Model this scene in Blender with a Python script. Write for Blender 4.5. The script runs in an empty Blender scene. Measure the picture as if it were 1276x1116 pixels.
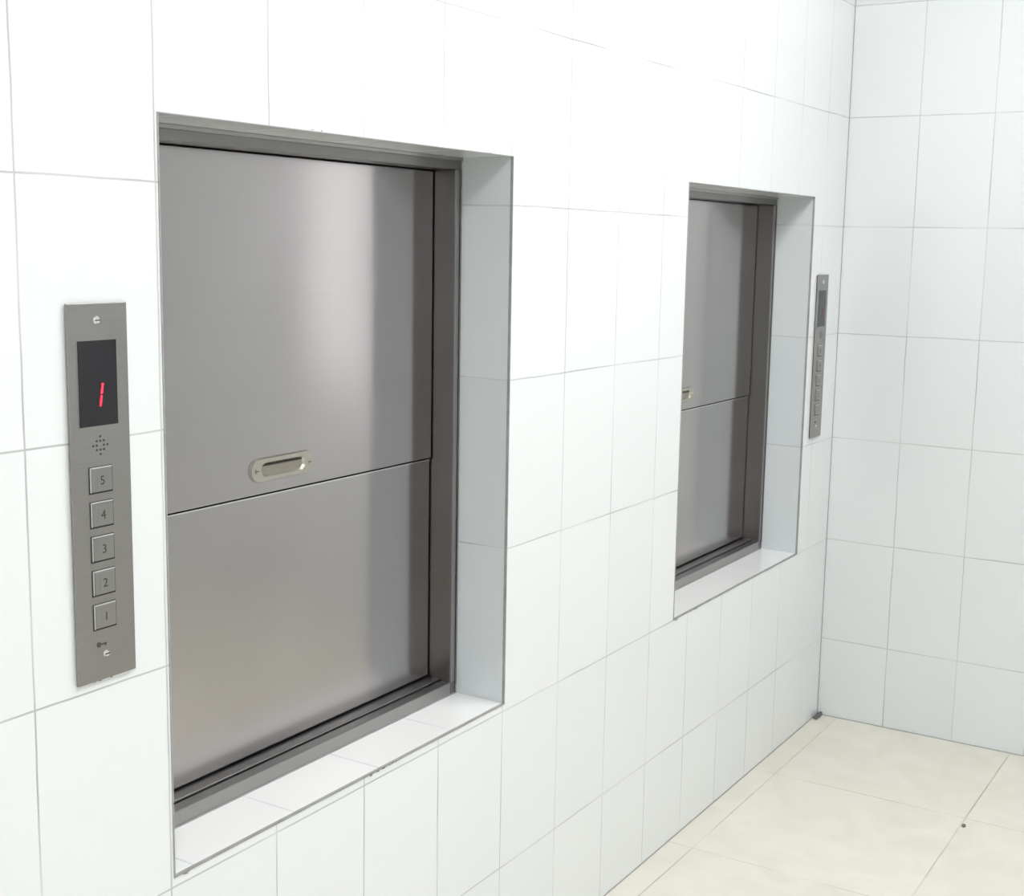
import bpy, bmesh, math, random
from mathutils import Vector, Matrix
random.seed(3)
sc=bpy.context.scene
sc.view_settings.view_transform='Standard'
sc.view_settings.look='None'
sc.view_settings.exposure=0.0

# ---------------------------------------------------------------- dimensions (metres)
X1=2.57                      # far wall
XN=-2.9                      # near wall
YR=-2.5                      # opposite wall
ZC=2.75                      # ceiling
T=0.22                       # shaft wall thickness
OP=[(0.003,0.802,0.5495,1.516),(1.520,2.319,0.5375,1.508)]   # openings x0,x1,z0,z1
TX0,TW,TZ0,TH=-0.003,0.2,0.235,0.3

# ---------------------------------------------------------------- materials
def newmat(name):
    m=bpy.data.materials.new(name); m.use_nodes=True
    nt=m.node_tree; nt.nodes.clear()
    o=nt.nodes.new('ShaderNodeOutputMaterial'); b=nt.nodes.new('ShaderNodeBsdfPrincipled')
    nt.links.new(b.outputs[0],o.inputs[0])
    return m,nt,b
def simple(name,col,rough=.5,metal=0,noise=0,nscale=40,emit=None,es=0):
    m,nt,b=newmat(name)
    b.inputs['Base Color'].default_value=(*col,1); b.inputs['Roughness'].default_value=rough
    b.inputs['Metallic'].default_value=metal
    if noise:
        tc=nt.nodes.new('ShaderNodeTexCoord'); n=nt.nodes.new('ShaderNodeTexNoise'); n.inputs['Scale'].default_value=nscale; n.inputs['Detail'].default_value=4
        nt.links.new(tc.outputs['Object'],n.inputs['Vector'])
        mx=nt.nodes.new('ShaderNodeMix'); mx.data_type='RGBA'
        mx.inputs[6].default_value=(*[c*(1-noise) for c in col],1); mx.inputs[7].default_value=(*[min(1,c*(1+noise)) for c in col],1)
        nt.links.new(n.outputs[0],mx.inputs[0]); nt.links.new(mx.outputs[2],b.inputs['Base Color'])
    if emit:
        b.inputs['Emission Color'].default_value=(*emit,1); b.inputs['Emission Strength'].default_value=es
    return m
def tile(name,ax,ay,ox,oy,w,h,c1,c2,grout,mortar=.0014,rough=.12,bump=.25,marble=0.0):
    """glazed tile grid; ax/ay are object axes (0,1,2) used for the two tile directions"""
    m,nt,b=newmat(name); N=nt.nodes.new; L=nt.links.new
    tc=N('ShaderNodeTexCoord'); sp=N('ShaderNodeSeparateXYZ'); L(tc.outputs['Object'],sp.inputs[0])
    cb=N('ShaderNodeCombineXYZ')
    for k,(a,o) in enumerate(((ax,ox),(ay,oy))):
        s=N('ShaderNodeMath'); s.operation='ADD'; s.inputs[1].default_value=-o+(w if k==0 else h)*40
        L(sp.outputs[a],s.inputs[0]); L(s.outputs[0],cb.inputs[k])
    nw=N('ShaderNodeTexNoise'); nw.inputs['Scale'].default_value=9; L(tc.outputs['Object'],nw.inputs['Vector'])
    sub=N('ShaderNodeVectorMath'); sub.operation='SUBTRACT'; sub.inputs[1].default_value=(.5,.5,.5); L(nw.outputs['Color'],sub.inputs[0])
    scl=N('ShaderNodeVectorMath'); scl.operation='SCALE'; scl.inputs['Scale'].default_value=.0035; L(sub.outputs[0],scl.inputs[0])
    ad=N('ShaderNodeVectorMath'); L(cb.outputs[0],ad.inputs[0]); L(scl.outputs[0],ad.inputs[1])
    br=N('ShaderNodeTexBrick'); br.offset=0; br.squash=1; br.offset_frequency=1
    br.inputs['Scale'].default_value=1; br.inputs['Brick Width'].default_value=w; br.inputs['Row Height'].default_value=h
    br.inputs['Mortar Size'].default_value=mortar; br.inputs['Mortar Smooth'].default_value=.25; br.inputs['Bias'].default_value=0
    br.inputs['Color1'].default_value=(*c1,1); br.inputs['Color2'].default_value=(*c2,1)
    L(ad.outputs[0],br.inputs['Vector'])
    n=N('ShaderNodeTexNoise'); n.inputs['Scale'].default_value=3.5; n.inputs['Detail'].default_value=5; L(tc.outputs['Object'],n.inputs['Vector'])
    rp=N('ShaderNodeValToRGB'); rp.color_ramp.elements[0].position=.35; rp.color_ramp.elements[1].position=.6
    rp.color_ramp.elements[0].color=(*grout,1); rp.color_ramp.elements[1].color=(*[min(.8,g*1.6) for g in grout],1)
    L(n.outputs[0],rp.inputs[0]); L(rp.outputs[0],br.inputs['Mortar'])
    col=br.outputs['Color']
    if marble:
        n2=N('ShaderNodeTexNoise'); n2.inputs['Scale'].default_value=6; n2.inputs['Detail'].default_value=8; n2.inputs['Distortion'].default_value=1.5
        L(tc.outputs['Object'],n2.inputs['Vector'])
        r2=N('ShaderNodeValToRGB'); r2.color_ramp.elements[0].position=.3; r2.color_ramp.elements[1].position=.7
        r2.color_ramp.elements[0].color=(1-marble,1-marble,1-marble*1.2,1); r2.color_ramp.elements[1].color=(1,1,1,1)
        L(n2.outputs[0],r2.inputs[0])
        mm=N('ShaderNodeMix'); mm.data_type='RGBA'; mm.blend_type='MULTIPLY'; mm.inputs[0].default_value=1
        L(col,mm.inputs[6]); L(r2.outputs[0],mm.inputs[7]); col=mm.outputs[2]
    L(col,b.inputs['Base Color'])
    mr=N('ShaderNodeMapRange'); mr.inputs['To Min'].default_value=rough; mr.inputs['To Max'].default_value=.8
    L(br.outputs['Fac'],mr.inputs['Value']); L(mr.outputs[0],b.inputs['Roughness'])
    inv=N('ShaderNodeMath'); inv.operation='SUBTRACT'; inv.inputs[0].default_value=1; L(br.outputs['Fac'],inv.inputs[1])
    nb=N('ShaderNodeTexNoise'); nb.inputs['Scale'].default_value=7; L(tc.outputs['Object'],nb.inputs['Vector'])
    a2=N('ShaderNodeMath'); a2.operation='MULTIPLY_ADD'; a2.inputs[1].default_value=.6; L(nb.outputs[0],a2.inputs[0]); L(inv.outputs[0],a2.inputs[2])
    bp=N('ShaderNodeBump'); bp.inputs['Strength'].default_value=bump; bp.inputs['Distance'].default_value=.002
    L(a2.outputs[0],bp.inputs['Height']); L(bp.outputs[0],b.inputs['Normal'])
    return m
W1,W2=(.845,.865,.872),(.865,.878,.882)
GR=(.42,.42,.42)
m_wallL=tile('glazed_tile_shaft_wall',0,2,TX0,TZ0,TW,TH,W1,W2,GR)
m_side=tile('glazed_tile_reveal_shaded',1,2,-.4,TZ0,TW*5,TH,(.70,.745,.765),(.73,.77,.785),GR)  # wall tile greyed, the shade inside the reveal is put into the colour
m_sill=tile('glazed_tile_sill_lit',0,1,.04,-.5,TW,1.0,(.93,.93,.92),(.93,.93,.92),(.5,.5,.5))  # whiter than the wall tile, strong light on the sill put into the colour
m_back=tile('glazed_tile_far_wall_dim',1,2,0,TZ0,.1965,TH,(.795,.82,.825),(.815,.835,.84),(.42,.42,.41),mortar=.0015)  # same tile toned down, dimmer light at this end is in the colour
m_near=tile('glazed_tile_near_wall',1,2,0,TZ0,.2,TH,W1,W2,GR)
m_right=tile('glazed_tile_right_wall',0,2,X1,TZ0,.2,TH,W1,W2,GR)
m_floor=tile('cream_floor_tile',0,1,2.06,-.062,.525,.49,(.81,.775,.68),(.83,.80,.71),(.44,.40,.32),mortar=.0018,rough=.22,bump=.12,marble=.08)
m_ceil=simple('ceiling_paint',(.85,.86,.86),.9,noise=.02,nscale=5)
m_grout=simple('grout_bead',(.36,.36,.35),.8,noise=.35,nscale=30)
m_dirt=simple('cement_smear',(.16,.15,.14),.9,noise=.4,nscale=60)

def steel(name,col,rough,aniso=0.0,stain=.12,rot=0.0,bump=.05):
    m,nt,b=newmat(name); N=nt.nodes.new; L=nt.links.new
    b.inputs['Metallic'].default_value=1
    tc=N('ShaderNodeTexCoord')
    mp=N('ShaderNodeMapping'); mp.inputs['Scale'].default_value=(2,30,700); L(tc.outputs['Object'],mp.inputs[0])
    n=N('ShaderNodeTexNoise'); n.inputs['Scale'].default_value=1.5; n.inputs['Detail'].default_value=3; L(mp.outputs[0],n.inputs['Vector'])
    n2=N('ShaderNodeTexNoise'); n2.inputs['Scale'].default_value=5; n2.inputs['Detail'].default_value=6; L(tc.outputs['Object'],n2.inputs['Vector'])
    ad=N('ShaderNodeMath'); ad.operation='MULTIPLY_ADD'; ad.inputs[1].default_value=.35 if bump else 0; L(n.outputs[0],ad.inputs[0]); 
    m2=N('ShaderNodeMath'); m2.operation='MULTIPLY'; m2.inputs[1].default_value=.65; L(n2.outputs[0],m2.inputs[0]); L(m2.outputs[0],ad.inputs[2])
    mx=N('ShaderNodeMix'); mx.data_type='RGBA'
    mx.inputs[6].default_value=(*[c*(1-stain) for c in col],1); mx.inputs[7].default_value=(*[c*(1+stain) for c in col],1)
    L(ad.outputs[0],mx.inputs[0]); L(mx.outputs[2],b.inputs['Base Color'])
    mr=N('ShaderNodeMapRange'); mr.inputs['To Min'].default_value=rough*.8; mr.inputs['To Max'].default_value=rough*1.2
    L(n2.outputs[0],mr.inputs['Value']); L(mr.outputs[0],b.inputs['Roughness'])
    if bump:
        bp=N('ShaderNodeBump'); bp.inputs['Strength'].default_value=bump; bp.inputs['Distance'].default_value=.0003
        L(n.outputs[0],bp.inputs['Height']); L(bp.outputs[0],b.inputs['Normal'])
    if aniso:
        b.inputs['Anisotropic'].default_value=aniso; b.inputs['Anisotropic Rotation'].default_value=rot
        tg=N('ShaderNodeTangent'); tg.direction_type='RADIAL'; tg.axis='Z'; L(tg.outputs[0],b.inputs['Tangent'])
    return m
m_door=steel('brushed_steel_door',(.465,.44,.44),.185,aniso=.85,stain=.10,rot=.25)
m_frame=steel('brushed_steel_frame',(.25,.238,.235),.32,stain=.15,bump=0)
m_sillst=steel('brushed_steel_threshold',(.38,.37,.365),.3,stain=.2,bump=0)
m_plate=steel('brushed_steel_panel',(.33,.315,.305),.32,stain=.2)
m_btn=steel('button_steel',(.33,.32,.31),.28,stain=.08)
m_bright=simple('bright_steel',(.75,.75,.74),.2,1)  # screws, and strips that paint highlights on panel and button edges
m_pull=simple('satin_nickel_pull',(.52,.49,.43),.28,1,noise=.08)
m_pull_in=simple('pull_recess',(.34,.31,.26),.4,.8,noise=.1)
m_dark=simple('dark_gap',(.02,.02,.02),.6,noise=.2)
m_disp=simple('display_window',(.012,.01,.014),.12,noise=.2)
m_red=simple('red_led',(.5,.01,.02),.4,emit=(1,.02,.05),es=3,noise=.05)
m_red2=simple('red_led_dim',(.12,.01,.015),.4,emit=(1,.05,.05),es=.12,noise=.05)
m_ink=simple('engraved_ink',(.05,.05,.05),.6,noise=.2)
m_lamp=simple('lamp_diffuser',(.9,.9,.9),.5,emit=(.98,.993,1.0),es=15.0)
m_lampf=simple('lamp_housing',(.8,.8,.8),.4,noise=.03)
m_glow=simple('added_glow_face',(.5,.5,.5),.4,emit=(.97,.99,1.0),es=1.05)  # glow of an added, unseen panel that makes the door highlight
m_glowf=simple('glow_panel_frame_paint',(.75,.76,.76),.4,noise=.03)

# ---------------------------------------------------------------- mesh helpers
def mesh_obj(name,bm,mats,parent=None,smooth=False):
    me=bpy.data.meshes.new(name); bm.normal_update(); bm.to_mesh(me); bm.free()
    for m in mats: me.materials.append(m)
    if smooth:
        for p in me.polygons: p.use_smooth=True
    o=bpy.data.objects.new(name,me); sc.collection.objects.link(o)
    if parent: o.parent=parent
    return o
def add_box(bm,x0,x1,y0,y1,z0,z1,mi=0,bev=0):
    vs=[bm.verts.new((x,y,z)) for x in (x0,x1) for y in (y0,y1) for z in (z0,z1)]
    F=[(0,1,3,2),(4,6,7,5),(0,4,5,1),(2,3,7,6),(0,2,6,4),(1,5,7,3)]
    fs=[bm.faces.new([vs[i] for i in f]) for f in F]
    for f in fs: f.material_index=mi
    bmesh.ops.recalc_face_normals(bm,faces=fs)
    if bev:
        es=list({e for f in fs for e in f.edges})
        r=bmesh.ops.bevel(bm,geom=es,offset=bev,segments=2,affect='EDGES',profile=.5)
        for f in r['faces']: f.material_index=mi
def box(name,x0,x1,y0,y1,z0,z1,mat,parent=None,bev=0):
    bm=bmesh.new(); add_box(bm,x0,x1,y0,y1,z0,z1,0,bev); return mesh_obj(name,bm,[mat],parent)
def empty(name,loc):
    e=bpy.data.objects.new(name,None); e.location=loc; e.empty_display_size=.1; sc.collection.objects.link(e); return e

# ---------------------------------------------------------------- room shell
def shaft_wall():
    bm=bmesh.new()
    xs=sorted({XN,X1}|{v for o in OP for v in o[:2]}); zs=sorted({0,ZC}|{v for o in OP for v in o[2:]})
    cache={}
    def V(x,y,z):
        k=(round(x,5),round(y,5),round(z,5))
        if k not in cache: cache[k]=bm.verts.new(k)
        return cache[k]
    def q(pts,mi):
        f=bm.faces.new([V(*p) for p in pts]); f.material_index=mi
    for i in range(len(xs)-1):
        for j in range(len(zs)-1):
            xm=(xs[i]+xs[i+1])/2; zm=(zs[j]+zs[j+1])/2
            if any(o[0]<xm<o[1] and o[2]<zm<o[3] for o in OP): continue
            a,b,c,d=xs[i],xs[i+1],zs[j],zs[j+1]
            q([(a,0,c),(b,0,c),(b,0,d),(a,0,d)],0)
            q([(a,T,c),(a,T,d),(b,T,d),(b,T,c)],0)
    for (a,b,c,d) in OP:
        zz=[c]+[z for z in zs if c<z<d]+[d]
        for k in range(len(zz)-1):
            z0,z1=zz[k],zz[k+1]
            q([(b,0,z0),(b,T,z0),(b,T,z1),(b,0,z1)],1)
            q([(a,0,z0),(a,0,z1),(a,T,z1),(a,T,z0)],1)
        q([(a,0,c),(a,T,c),(b,T,c),(b,0,c)],2)
        q([(a,0,d),(b,0,d),(b,T,d),(a,T,d)],2)
    for i in range(len(xs)-1):
        q([(xs[i],0,ZC),(xs[i+1],0,ZC),(xs[i+1],T,ZC),(xs[i],T,ZC)],0)
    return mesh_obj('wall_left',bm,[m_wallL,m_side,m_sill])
shaft_wall()
box('wall_far',X1,X1+.12,YR,T,0,ZC,m_back)
box('wall_near',XN-.12,XN,YR,T,0,ZC,m_near)
box('wall_right',XN,X1,YR-.12,YR,0,ZC,m_right)
box('floor',XN-.12,X1+.12,YR-.12,T,-.1,0,m_floor)
box('ceiling',XN-.12,X1+.12,YR-.12,T,ZC,ZC+.1,m_ceil)

# unseen glow panel added on the far wall for the left door to reflect
wy0,wy1,wz0,wz1=-1.70,-1.32,.80,2.10
root=empty('added_glow_panel_1',(X1,(wy0+wy1)/2,(wz0+wz1)/2)); inv=Matrix.Translation((-X1,-(wy0+wy1)/2,-(wz0+wz1)/2))
bm=bmesh.new(); fw=.045
add_box(bm,X1-.03,X1,wy0,wy1,wz0,wz0+fw,0,.002); add_box(bm,X1-.03,X1,wy0,wy1,wz1-fw,wz1,0,.002)
add_box(bm,X1-.03,X1,wy0,wy0+fw,wz0+fw,wz1-fw,0,.002); add_box(bm,X1-.03,X1,wy1-fw,wy1,wz0+fw,wz1-fw,0,.002)
o=mesh_obj('glow_panel_frame',bm,[m_glowf]); o.parent=root; o.matrix_parent_inverse=inv
o=box('glow_panel_face',X1-.008,X1,wy0+fw,wy1-fw,wz0+fw,wz1-fw,m_glow); o.parent=root; o.matrix_parent_inverse=inv

# thin grout / edge beads around the openings, room corner and floor joint
tn=0
for (a,b,c,d) in OP:
    tn+=1
    bm=bmesh.new(); e=.0018; p=.0012
    add_box(bm,a-e,a+.0003,-p,.004,c,d)            # left
    add_box(bm,b-.0003,b+e*.8,-p,.004,c,d)         # right
    add_box(bm,a-e,b+e,-p,.004,c-e,c+.0002)        # bottom
    add_box(bm,a-e,b+e,-p,.004,d-.0002,d+e*.6)     # top
    add_box(bm,a,b,.1035,.106,c,c+.002); add_box(bm,b-.002,b,.1035,.106,c,d)
    mesh_obj('trim_%d'%tn,bm,[m_grout])
bm=bmesh.new(); add_box(bm,X1-.0015,X1,-.0015,0,0,ZC); add_box(bm,XN,X1,-.002,0,0,.0015); add_box(bm,X1-.002,X1,YR,0,0,.0015)
mesh_obj('trim_3',bm,[m_grout])
def smear(bm,c,s,n=10):
    for i in range(n):
        r=s[1]*random.uniform(.35,1); 
        m=Matrix.Translation((c[0]+random.uniform(-1,1)*s[0],-.0018,c[2]+random.uniform(-.5,.5)*s[1]))@Matrix.Diagonal((r*random.uniform(1,2.6),.0006,r*.5,1))
        bmesh.ops.create_icosphere(bm,subdivisions=1,radius=1,matrix=m)
bm=bmesh.new()
for c,s,n in (((.43,0,.548),(.02,.0025),8),((.47,0,.549),(.01,.0016),5),((.29,0,1.518),(.012,.0013),4),((.70,0,1.517),(.03,.0010),4),
              ((1.64,0,.536),(.03,.0025),9),((1.53,0,.534),(.01,.002),5),((-.09,0,.846),(.03,.0015),6),
              ((.03,0,.547),(.02,.0015),5),((1.70,0,.5365),(.02,.0015),4)):
    smear(bm,c,s,n)
mesh_obj('cement_residue',bm,[m_dirt])
bm=bmesh.new()
for i in range(14):
    x=random.random()*.045
    m=Matrix.Translation((X1-.006-x,-.007-random.random()*.008,.003))@Matrix.Diagonal((.009,.005,.004+.006*(1-x/.045),1)); bmesh.ops.create_icosphere(bm,subdivisions=1,radius=1,matrix=m)
mesh_obj('corner_dirt',bm,[m_dirt])
bm=bmesh.new(); bmesh.ops.create_icosphere(bm,subdivisions=2,radius=1,matrix=Matrix.Translation((2.01,-.56,.003))@Matrix.Diagonal((.007,.005,.003,1)))
mesh_obj('floor_grit',bm,[m_dirt])

# ---------------------------------------------------------------- dumbwaiter
def prism(bm,prof,y0,y1,mi=0):
    a=[bm.verts.new((x,y0,z)) for x,z in prof]; b=[bm.verts.new((x,y1,z)) for x,z in prof]; n=len(prof)
    fs=[bm.faces.new(a),bm.faces.new(b[::-1])]+[bm.faces.new([a[i],b[i],b[(i+1)%n],a[(i+1)%n]]) for i in range(n)]
    for f in fs:f.material_index=mi
    bmesh.ops.recalc_face_normals(bm,faces=fs)
def stadium(cx,cz,w,h,n=14):
    r=h/2;pts=[]
    for s,a0 in ((1,-90),(-1,90)):
        for i in range(n+1):
            a=math.radians(a0+180*i/n); pts.append((cx+s*(w/2-r)+r*math.cos(a),cz+r*math.sin(a)))
    return pts
def ring(bm,out,inn,y,mi):
    a=[bm.verts.new((x,y,z)) for x,z in out]; b=[bm.verts.new((x,y,z)) for x,z in inn]; n=len(a)
    for i in range(n):
        f=bm.faces.new([a[i],a[(i+1)%n],b[(i+1)%n],b[i]]); f.material_index=mi
    return a,b
def dumbwaiter(op,hdx,dz):
    a,b,c,d=op; yf=.105; yd=.150
    root=empty('dumbwaiter_door',(a,yf,c))
    def P(o): 
        o.parent=root; o.matrix_parent_inverse=Matrix.Translation((-a,-yf,-c)); return o
    bm=bmesh.new()
    hz=d-.021
    add_box(bm,a,b,yf,yd+.02,hz,d,0,.0012)
    add_box(bm,a,b,yf-.004,yf,d-.006,d,1,.0008)
    jw=.018
    add_box(bm,b-jw,b,yf,yd+.02,c,hz,0,.0012); add_box(bm,a,a+jw,yf,yd+.02,c,hz,0,.0012)
    add_box(bm,b-jw+.001,b-.006,yf-.001,yf,c+.024,hz,1,.0003)
    add_box(bm,b-.005,b-.002,yf-.003,yf,c+.02,hz,0,.0006)
    add_box(bm,a+jw,b-jw,yf,yf+.021,c,c+.024,1,.0015)
    add_box(bm,a+jw,b-jw,yf+.024,yd+.02,c,c+.027,1,.0015)
    P(mesh_obj('frame',bm,[m_frame,m_sillst]))
    P(box('sill_groove',a+jw,b-jw,yf+.020,yf+.025,c,c+.018,m_dark))
    zs_=c+.436+dz
    zb=c+.0300; zt=hz-.002
    P(box('upper_panel',a+jw+.002,b-jw-.003,yd,yd+.02,zs_+.0015,zt,m_door,bev=.0012))
    P(box('lower_panel',a+jw+.002,b-jw-.003,yd+.003,yd+.023,zb,zs_-.001,m_door,bev=.002))
    P(box('panel_edge_highlight',a+jw+.002,b-jw-.003,yd+.0015,yd+.02,zs_-.0030,zs_-.001,m_bright))  # bright strip painting the highlight along the lower panel's bevelled edge
    P(box('shaft_backing',a,b,yd+.024,yd+.03,c,d,m_dark))
    hx=a+.380+hdx; hz_=c+.4745+dz
    bm=bmesh.new()
    o=stadium(hx,hz_,.146,.038); o2=stadium(hx,hz_,.142,.034); i1=stadium(hx,hz_,.100,.022); i2=stadium(hx,hz_,.094,.016)
    yy=yd-.004
    A,B=ring(bm,o2,i1,yy,0)
    O=[bm.verts.new((x,yd,z)) for x,z in o]; I=[bm.verts.new((x,yy+.0036,z)) for x,z in i2]; n=len(O)
    for k in range(n):
        bm.faces.new([O[k],O[(k+1)%n],A[(k+1)%n],A[k]])
        bm.faces.new([B[k],B[(k+1)%n],I[(k+1)%n],I[k]])
    f=bm.faces.new(I); f.material_index=1
    bmesh.ops.recalc_face_normals(bm,faces=bm.faces[:])
    for sx in (-.060,.060):
        m=Matrix.Translation((hx+sx,yy-.0005,hz_))@Matrix.Rotation(math.pi/2,4,'X')
        bmesh.ops.create_cone(bm,cap_ends=True,segments=16,radius1=.0042,radius2=.0033,depth=.002,matrix=m)
        add_box(bm,hx+sx-.0033,hx+sx+.0033,yy-.0018,yy-.0012,hz_-.0006,hz_+.0006,2)
    prism(bm,[(hx-.045,hz_+.0055),(hx+.045,hz_+.0055),(hx+.046,hz_+.0078),(hx-.046,hz_+.0078)],yy+.0022,yy+.0034,2)
    P(mesh_obj('finger_pull',bm,[m_pull,m_pull_in,m_dark]))
dumbwaiter(OP[0],0,0)
dumbwaiter(OP[1],-.055,-.005)

# ---------------------------------------------------------------- call panel
def call_panel(x0,x1,z0,z1,led):
    h=z1-z0; cx=(x0+x1)/2
    root=empty('dumbwaiter_call_panel',(cx,0,(z0+z1)/2))
    inv=Matrix.Translation((-cx,0,-(z0+z1)/2))
    def P(o): o.parent=root; o.matrix_parent_inverse=inv; return o
    P(box('wall_box',x0+.003,x1-.003,-.002,.0,z0+.003,z1-.003,m_dark))
    P(box('faceplate',x0,x1,-.005,-.002,z0,z1,m_plate,bev=.001))
    yf=-.005; cx-=.002
    zd1=z1-.043; zd0=zd1-.099; dw=.028
    bm=bmesh.new()
    add_box(bm,cx-dw-.0012,cx+dw+.0012,yf-.0004,yf,zd0-.0012,zd1+.0012,1)
    add_box(bm,cx-dw,cx+dw,yf-.0008,yf,zd0,zd1,0)
    P(mesh_obj('display',bm,[m_disp,m_plate]))
    bm=bmesh.new(); zc=zd0+.036
    for s in (0,1):
        zb=zc-.0135+s*.0142
        pr=[(cx+.0010+s*.0022,zb),(cx+.0034+s*.0022,zb+.0006),(cx+.0054+s*.0022,zb+.0124),(cx+.0030+s*.0022,zb+.0128)]
        prism(bm,pr,yf-.0014,yf-.0008)
    P(mesh_obj('led_digit',bm,[led]))
    bm=bmesh.new(); zc=zd0-.023
    for i in range(-2,3):
        for j in range(-2,3):
            if abs(i)+abs(j)<=2 and (i,j)!=(0,0):
                m=Matrix.Translation((cx+.001+i*.0052,yf-.0001,zc+j*.0052))@Matrix.Rotation(math.pi/2,4,'X')
                bmesh.ops.create_cone(bm,cap_ends=True,segments=10,radius1=.0014,radius2=.0014,depth=.0006,matrix=m)
    P(mesh_obj('speaker_holes',bm,[m_ink]))
    zb0=z0+.078
    for k in range(5):
        zc=zb0+k*.0409
        bm=bmesh.new()
        add_box(bm,cx-.0172,cx+.0172,yf-.0006,yf,zc-.0160,zc+.0160,1,.0002)
        add_box(bm,cx-.0150,cx+.0150,yf-.0030,yf-.0006,zc-.0136,zc+.0136,0,.0010)
        add_box(bm,cx-.0152,cx+.0152,yf-.0024,yf-.0006,zc+.0138,zc+.0156,2)  # bright strips on top and left edges stand in for bevel highlights
        add_box(bm,cx-.0169,cx-.0154,yf-.0020,yf-.0006,zc-.014,zc+.0156,2)
        add_box(bm,cx-.0075,cx+.0075,yf-.0032,yf-.0029,zc-.009,zc+.008,3)
        P(mesh_obj('button_%d'%(k+1),bm,[m_btn,m_dark,m_bright,m_plate]))
        cu=bpy.data.curves.new('label','FONT'); cu.body=str(k+1); cu.size=.015; cu.extrude=.0001; cu.align_x='CENTER'; cu.align_y='CENTER'
        cu.materials.append(m_ink)
        t=bpy.data.objects.new('label_%d'%(k+1),cu); sc.collection.objects.link(t)
        t.rotation_euler=(math.pi/2,0,0); t.location=(cx,yf-.0033,zc-.001); P(t)
    bm=bmesh.new()
    for zc,r in ((z1-.020,.0050),(z0+.031,.0045)):
        m=Matrix.Translation((cx+.001,yf-.001,zc))@Matrix.Rotation(math.pi/2,4,'X')
        bmesh.ops.create_cone(bm,cap_ends=True,segments=20,radius1=r,radius2=r*.7,depth=.002,matrix=m)
        add_box(bm,cx+.001-r*.8,cx+.001+r*.8,yf-.0024,yf-.0019,zc-.0006,zc+.0006,1)
    P(mesh_obj('screws',bm,[m_bright,m_dark]))
    bm=bmesh.new(); kx,kz=cx-.010,z0+.044
    m=Matrix.Translation((kx,yf-.0001,kz))@Matrix.Rotation(math.pi/2,4,'X')
    bmesh.ops.create_cone(bm,cap_ends=True,segments=14,radius1=.0032,radius2=.0032,depth=.0005,matrix=m)
    add_box(bm,kx,kx+.012,yf-.0003,yf,kz-.0007,kz+.0007); add_box(bm,kx+.009,kx+.0105,yf-.0003,yf,kz-.003,kz)
    P(mesh_obj('key_symbol',bm,[m_ink]))
call_panel(-.145,-.057,.847,1.294,m_red)
call_panel(2.366,2.453,.853,1.303,m_red2)

# ---------------------------------------------------------------- ceiling lights
def lamp(x,y,lx,ly):
    root=empty('ceiling_light',(x,y,ZC))
    inv=Matrix.Translation((-x,-y,-ZC))
    for nm,args,mat in (('housing',(x-lx/2,x+lx/2,y-ly/2,y+ly/2,ZC-.05,ZC),m_lampf),('diffuser',(x-lx/2+.02,x+lx/2-.02,y-ly/2+.02,y+ly/2-.02,ZC-.056,ZC-.05),m_lamp)):
        o=box(nm,*args,mat); o.parent=root; o.matrix_parent_inverse=inv
lamp(1.15,-1.0,1.2,.6)
lamp(-1.2,-1.4,1.2,.6)

wd=bpy.data.worlds.new('World'); sc.world=wd; wd.use_nodes=True
wd.node_tree.nodes['Background'].inputs[0].default_value=(.9,.95,1,1); wd.node_tree.nodes['Background'].inputs[1].default_value=.3

# ---------------------------------------------------------------- camera
C=Vector((-1.1439,-1.2165,1.3669)); yaw,pit,rol,f=.5557,-.1516,.0173,1650.18
F=Vector((math.cos(pit)*math.cos(yaw),math.cos(pit)*math.sin(yaw),math.sin(pit)))
R=Vector((math.sin(yaw),-math.cos(yaw),0)); U=R.cross(F)
R2=math.cos(rol)*R+math.sin(rol)*U; U2=-math.sin(rol)*R+math.cos(rol)*U
cd=bpy.data.cameras.new('camera'); cam=bpy.data.objects.new('camera',cd); sc.collection.objects.link(cam)
M=Matrix((R2,U2,-F)).transposed().to_4x4(); M.translation=C; cam.matrix_world=M
cd.sensor_fit='HORIZONTAL'; cd.sensor_width=36; cd.lens=f/1276*36; cd.clip_start=.02
sc.camera=cam
